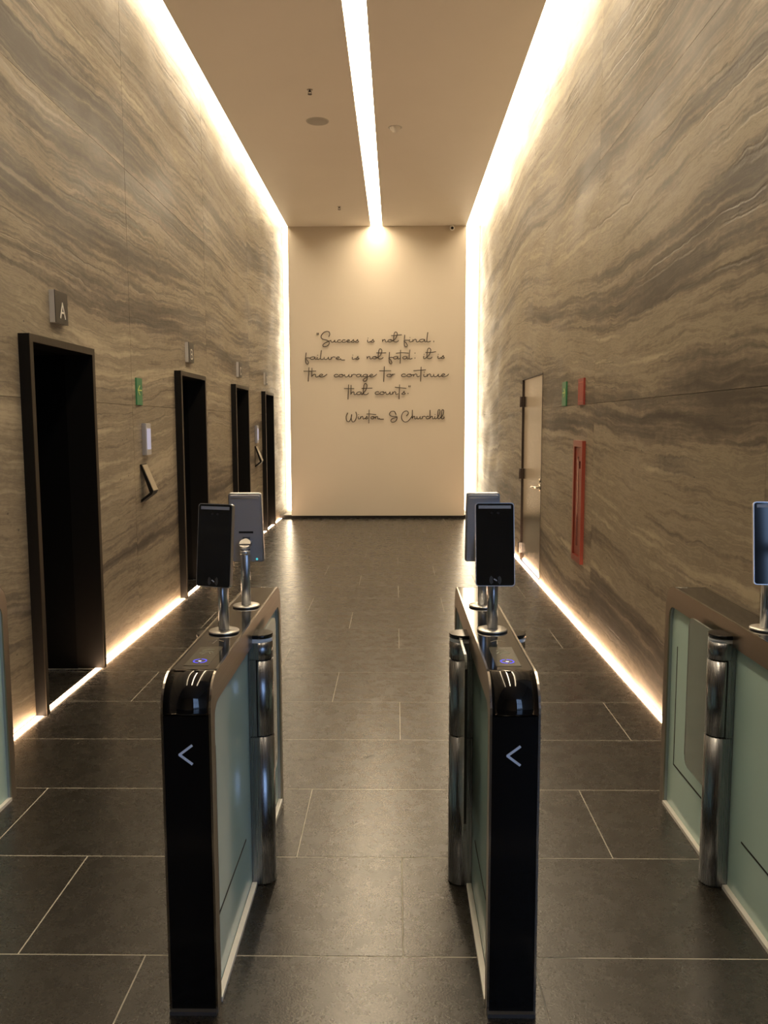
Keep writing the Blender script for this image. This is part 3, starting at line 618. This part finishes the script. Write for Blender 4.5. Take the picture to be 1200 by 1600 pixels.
c = empty('hose_cabinet', (XR, 6.715, 1.008)); hw_, hh = .165, .492
bm = bmesh.new()
X0, X1 = -.028, 0
add_box(bm, X0, X1, -hw_, -hw_+.045, -hh, hh); add_box(bm, X0, X1, hw_-.045, hw_, -hh, hh)
add_box(bm, X0, X1, -hw_+.045, hw_-.045, hh-.05, hh); add_box(bm, X0, X1, -hw_+.045, hw_-.045, -hh, -hh+.05)
link('frame', bm_mesh(bm, 'b'), M['red'], c)
box('door', M['red'], c, -.016, -.002, -hw_+.052, hw_-.052, -hh+.057, hh-.057)
box('gap', M['red_dark'], c, -.006, -.001, -hw_+.045, hw_-.045, -hh+.05, hh-.05)
box('window', M['red_dark'], c, -.0175, -.016, -.008, .045, -hh+.13, hh-.13)
box('window_glass', mat('dusty_cabinet_glass', (.30, .10, .08), .1), c, -.0185, -.0175, -.006, .043, -.15, hh-.15)
lt = box('latch', M['red_dark'], c, -.032, -.016, -.092, -.074, .27, .33)
tag(c, 'tall narrow red fire hose cabinet on the right wall', 'fire cabinet')

# ---------------------------------------------------------------- turnstiles
GH, GL, HW = .96, .675, .068            # height, half length, half width
def arch(y, z, r, n=9):
    """path up the front, over the rounded corners and down the rear"""
    P = [(-y, 0)]
    P += [(-y+r-r*math.cos(.5*PI*i/n), z-r+r*math.sin(.5*PI*i/n)) for i in range(n+1)]
    P += [(y-r+r*math.sin(.5*PI*i/n), z-r+r*math.cos(.5*PI*i/n)) for i in range(n+1)]
    P += [(y, 0)]
    return P
ARCH_O = arch(GL, GH, .095); ARCH_I = arch(GL-.045, GH-.085, .05)
def offset_arch(d): return arch(GL-d, GH-d, .095-d)
def seg(path, i0, i1): return path[i0:i1]
def dshape(cx, cy, r, x0, n=14):
    """half-round post outline: flat from x0, round towards +x"""
    P = [(x0, cy-r), (cx, cy-r)]
    P += [(cx+r*math.sin(PI*i/n), cy-r*math.cos(PI*i/n)) for i in range(1, n)]
    P += [(cx, cy+r), (x0, cy+r)]
    return P
def post(parent, s, wing):
    cx, cy, r = HW+.020, .015, .045
    def mir(P): return [(s*u, v) for u, v in P]
    def smooth(o):
        for p in o.data.polygons: p.use_smooth = abs(p.normal.z) < .5 and p.normal.x*s > .05
        return o
    pb = smooth(prism('post', M['steel'], parent, mir(dshape(cx, cy, r, HW-.016)), .004, .5465))
    prism('core', M['black_matt'], pb, mir(dshape(cx, cy, r-.006, HW-.012)), .546, .90)
    # turning sleeve: the round face and a fixed flat cheek, split by a dark slit
    arc = [(cx-.004+0*i, 0) for i in range(0)]
    rnd = [(cx-.004, cy-r)] + [(cx+r*math.sin(PI*i/14), cy-r*math.cos(PI*i/14)) for i in range(0, 15)] + [(cx-.004, cy+r)]
    smooth(prism('sleeve', M['steel'], pb, mir(rnd), .5525, .819))
    prism('cheek', M['steel'], pb, mir([(HW-.016, cy-r), (cx-.009, cy-r), (cx-.009, cy+r), (HW-.016, cy+r)]), .5495, .8235)
    smooth(prism('collar', M['steel'], pb, mir(dshape(cx, cy, r, HW-.016)), .8255, .885))
    smooth(prism('ring', M['ring'], pb, mir(dshape(cx, cy, r-.001, HW-.016)), .885, .899))
    smooth(prism('cap', M['black_gloss'], pb, mir(dshape(cx, cy, r+.0005, HW-.016)), .899, .912))
    # swung-back glass wing
    y0, y1 = (cy+.03, .295) if wing > 0 else (-.27, cy-.03)
    cor = (0, 1, 1, 0) if wing > 0 else (1, 0, 0, 1)
    x0, x1 = sorted((s*(HW+.026), s*(HW+.034)))
    prism('glass_wing', M['wing'], parent, rrect(y0, y1, .318, .905, .035, 6, cor), x0, x1, 'x')
    ye = y1 if wing > 0 else y0
    a, b = sorted((ye, ye+(.004 if wing > 0 else -.004)))
    box('wing_gasket', M['rubber'], parent, x0, x1, a, b, .356, .868)
proto = {}
def gate(x, label, wings):
    g = empty('turnstile', (x, 2.825, 0))
    w = HW-.006
    O, I = offset_arch(.0012), offset_arch(.014)
    n = len(O)
    def band(name, m, i0, i1, zmin=None):
        A, B = [list(p) for p in O[i0:i1]], [list(p) for p in I[i0:i1]]
        return strip(name, m, g, A, B, -w, w, smooth=False)
    # front and rear black sheets, curved corners, glass top
    k = 9
    box('front_panel', M['black_gloss'], g, -w, w, -GL+.001, -GL+.014, .012, .858)
    box('rear_panel', M['black_gloss'], g, -w, w, GL-.014, GL-.001, .012, .858)
    zc = GH-.095
    for s in (-1, 1):
        A = [(s*(GL-.0012), .8605)] + [(s*(GL-.095+.0938*math.cos(.5*PI*i/14)), zc+.0938*math.sin(.5*PI*i/14)) for i in range(15)]
        B = [(s*(GL-.014), .8605)] + [(s*(GL-.095+.081*math.cos(.5*PI*i/14)), zc+.081*math.sin(.5*PI*i/14)) for i in range(15)]
        strip('corner_cap', M['black_glass'], g, A, B, -w, w, smooth=True)
    box('top_panel', M['black_glass'], g, -w, w, -GL+.096, GL-.096, GH-.014, GH-.0012)
    for s in (-1, 1):
        xa, xb = sorted((s*(HW-.006), s*HW))
        fr = strip('side_frame', M['steel_y'], g, ARCH_O, ARCH_I, xa, xb)
        strip('bright_edge', M['polish'], fr, arch(GL+.0012, GH+.0012, .0962), ARCH_O, xa, xb)
        xa, xb = sorted((s*(HW-.018), s*(HW-.006)))
        strip('reveal', M['reveal'], fr, arch(GL-.0375, GH-.0775, .0575), ARCH_I, xa, xb)
        xa, xb = sorted((s*(HW-.022), s*(HW-.017)))
        gp = box('glass_panel', M['glass_green'], g, xa, xb, -GL+.04, GL-.04, .0, GH-.08)
        bm = bmesh.new(); xa, xb = sorted((s*(HW-.017), s*(HW-.0155)))
        add_box(bm, xa, xb, -.5625, -.5575, .22, .73); add_box(bm, xa, xb, -.5575, -.13, .22, .226)
        link('inlay_line', bm_mesh(bm, 'b'), M['rubber'], gp)
        bm = bmesh.new()
        add_box(bm, xa, xb, .5575, .5625, .203, .714); add_box(bm, xa, xb, .24, .5575, .203, .209)
        link('inlay_line', bm_mesh(bm, 'b'), M['rubber'], gp)
        xa, xb = sorted((s*(HW-.0155), s*(HW+.002)))
        box('sill', M['sill'], g, xa, xb, -GL+.046, -.032, 0, .014)
        box('sill', M['sill'], g, xa, xb, .063, GL-.046, 0, .014)
        post(g, s, wings[0] if s < 0 else wings[1])
    box('plinth', M['plinth'], g, -HW+.002, HW-.002, -GL-.012, GL+.012, -.0005, .0115)
    # printed chevron on the front, with a faint glow put into its material
    bm = bmesh.new()
    def fstroke(pts, wd):
        for p, q in zip(pts, pts[1:]):
            p, q = Vector(p), Vector(q); dd = (q-p).normalized(); nn = Vector((-dd.y, dd.x))*wd/2; q2 = q+dd*wd*.2; p2 = p-dd*wd*.2
            add_prism(bm, [tuple(p2+nn), tuple(p2-nn), tuple(q2-nn), tuple(q2+nn)], -GL-.0006, -GL+.001, 'y')
    fstroke([(.014, .776), (-.020, .750)], .0065); fstroke([(-.020, .750), (.014, .724)], .0065)
    link('chevron', bm_mesh(bm, 'b'), M['arrow'], g)
    # card reader under the glass: window, blue ring light, printed marks
    rd = box('card_reader', M['pad'], g, -.036, .034, -.545, -.345, GH-.0012, GH-.0004)
    bm = bmesh.new(); R0, R1, N = .0165, .0205, 28
    for i in range(N):
        if i % 7 == 0: continue
        a, b = 2*PI*i/N, 2*PI*(i+1)/N
        v = [bm.verts.new((rr*math.cos(t), -.500+rr*math.sin(t), GH-.0001)) for rr, t in ((R0, a), (R1, a), (R1, b), (R0, b))]
        bm.faces.new(v)
    link('blue_ring', bm_mesh(bm, 'b'), M['led_blue'], rd)
    bm = bmesh.new(); add_box(bm, -.004, .004, -.504, -.499, GH-.0004, GH-.0001); link('status_light', bm_mesh(bm, 'b'), M['led_white'], rd)
    bm = bmesh.new()
    hand = [[(-.02, -.42), (-.012, -.40), (.0, -.395), (.012, -.40), (.02, -.415)], [(-.012, -.43), (-.004, -.412), (.006, -.41), (.013, -.425)], [(-.018, -.39), (-.006, -.375), (.016, -.378)]]
    for st in hand:
        for p, q in zip(st, st[1:]):
            p, q = Vector(p), Vector(q); dd = (q-p).normalized(); nn = Vector((-dd.y, dd.x))*.0016
            add_prism(bm, [tuple(p+nn), tuple(p-nn), tuple(q-nn), tuple(q+nn)], GH-.0004, GH-.0001)
    link('hand_mark', bm_mesh(bm, 'b'), mat('pale_mark', (.20, .23, .19), .5), rd)
    bm = bmesh.new()
    for p, q in (((-.024, -.285), (0, -.262)), ((0, -.262), (.024, -.285)), ((-.006, -.312), (0, -.262))):
        p, q = Vector(p), Vector(q); dd = (q-p).normalized(); nn = Vector((-dd.y, dd.x))*.0013
        add_prism(bm, [tuple(p+nn), tuple(p-nn), tuple(q-nn), tuple(q+nn)], GH-.0012, GH-.0004)
    link('arrow_mark', bm_mesh(bm, 'b'), mat('printed_arrow', (.30, .27, .22), .5), g)
    tag(g, label, 'turnstile', 'row of turnstile cabinets')
    return g
GX = [-1.755, -.567, .3185, 1.222]
gate(GX[0], 'turnstile cabinet cut off at the left edge of the photo, against the left wall', (1, 1))
gate(GX[1], 'slim black and steel turnstile cabinet left of the middle lane, seen from its right side', (1, 1))
gate(GX[2], 'slim black and steel turnstile cabinet right of the middle lane, black front with chevron', (-1, 1))
gate(GX[3], 'turnstile cabinet at the right edge, showing its pale green glass left side', (1, 1))

# ---------------------------------------------------------------- face-reading terminals standing on the turnstiles
def terminal(x, y, rotz, label, tilt=10):
    t = empty('access_terminal', (x, y, GH+.0001), rotz)
    lathe('base_disc', M['disc'], t, [(0, .0), (.049, .0), (.050, .0015), (.050, .0045), (.048, .0065), (.021, .0075), (0, .0075)], 40)
    # pole with slanted top
    bm = bmesh.new(); n = 28; r = .0178
    lo = [bm.verts.new((r*math.cos(2*PI*i/n), r*math.sin(2*PI*i/n), .007)) for i in range(n)]
    hi = [bm.verts.new((r*math.cos(2*PI*i/n), r*math.sin(2*PI*i/n), .236-1.0*r*math.sin(2*PI*i/n))) for i in range(n)]
    bm.faces.new(lo); bm.faces.new(hi)
    for i in range(n):
        f = bm.faces.new((lo[i], lo[(i+1) % n], hi[(i+1) % n], hi[i])); f.smooth = True
    pl = link('pole', bm_mesh(bm, 'b'), M['pole'], t)
    cyl('collar', M['alu_edge'], pl, (0, 0), .0188, .196, .212, 28)
    cyl('seam', M['rubber'], pl, (0, 0), .0183, .214, .216, 28)
    # slanted bright plate on the pole top and the bracket to the head
    a = math.atan(1.0)
    br = cyl('bracket', M['disc'], pl, (0, 0), .021, -.0015, .0015, 28, loc=(0, .0005, .2375), rot=(-a, 0, 0))
    head = empty('head', (0, -.038, .292)); head.parent = t; head.rotation_euler = (-math.radians(tilt), 0, 0)
    W, H = .0625, .134
    fr = prism('housing', M['alu_edge'], head, rrect(-W, W, -H, H, .010, 5), -.010, .004, 'y', bev=.0015)
    fr.parent = head
    bk = prism('back_cover', M['alu'], head, rrect(-W+.006, W-.006, -H+.006, H-.006, .007, 5), .004, .0145, 'y', bev=.002)
    sc = prism('screen', M['screen'], head, rrect(-W+.0025, W-.0025, -H+.0025, H-.0025, .0085, 5), -.0112, -.0098, 'y')
    box('light_bar', M['bar'], head, -.052, .052, -.0118, -.0112, H-.019, H-.009)
    for sx in (-.010, .010): cyl('lens', mat('lens_glass', (.03, .03, .035), .1), head, (sx, H-.033), .0042, -.0117, -.0112, 16, 'y')
    bm = bmesh.new()
    for sx in (-1, 1):
        for rr in (.011, .0145, .018):
            for i in range(6):
                a0, a1 = (-.8+1.6*i/6), (-.8+1.6*(i+1)/6)
                v = [bm.verts.new((sx*q*math.cos(b), -.0116, -H+.020+q*math.sin(b))) for q, b in ((rr-.0007, a0), (rr+.0007, a0), (rr+.0007, a1), (rr-.0007, a1))]
                bm.faces.new(v)
    link('card_symbol', bm_mesh(bm, 'b'), M['ink_dim'], head)
    prism('card_icon', M['ink'], head, [(-.006, -H+.022), (-.003, -H+.025), (.006, -H+.019), (.004, -H+.016)], -.0116, -.0112, 'y')
    box('label_strip', M['rubber'], head, -.027, .027, .0145, .0150, -.018, -.010)
    box('port', M['ink_dim'], head, -.014, .014, .0145, .0152, -.043, -.032)
    box('mount_block', M['alu_edge'], head, -.022, .022, .0145, .056, -.055, -.047, bev=.001)
    prism('mount_plate', M['alu_edge'], head, [(-.021, -.052), (.021, -.052), (.019, -.068), (.009, -.078), (-.009, -.078), (-.019, -.068)], .0145, .024, 'y')
    cyl('status_light', M['teal'], head, (-.036, -H+.014), .0045, .0145, .0150, 14, 'y')
    box('ridge', M['alu_edge'], head, -.052, .052, .0145, .0158, H-.018, H-.012)
    tag(t, label, 'access terminal', 'face-reading terminals on the turnstiles')
R_ = math.radians
terminal(-.567, 2.662, R_(-19), 'grey access terminal with dark screen turned left, nearer one on the left turnstile', 6)
terminal(-.563, 3.046, R_(180), 'access terminal seen from its grey back, on the far end of the left turnstile')
terminal(.317, 2.683, R_(0), 'access terminal with dark screen facing the camera, on the right-hand middle turnstile')
terminal(.322, 3.049, R_(180), 'access terminal seen from behind, partly hidden by the screen in front of it')
terminal(1.222, 2.704, R_(-7.6), 'access terminal at the right edge with blue daylight reflected in its screen')
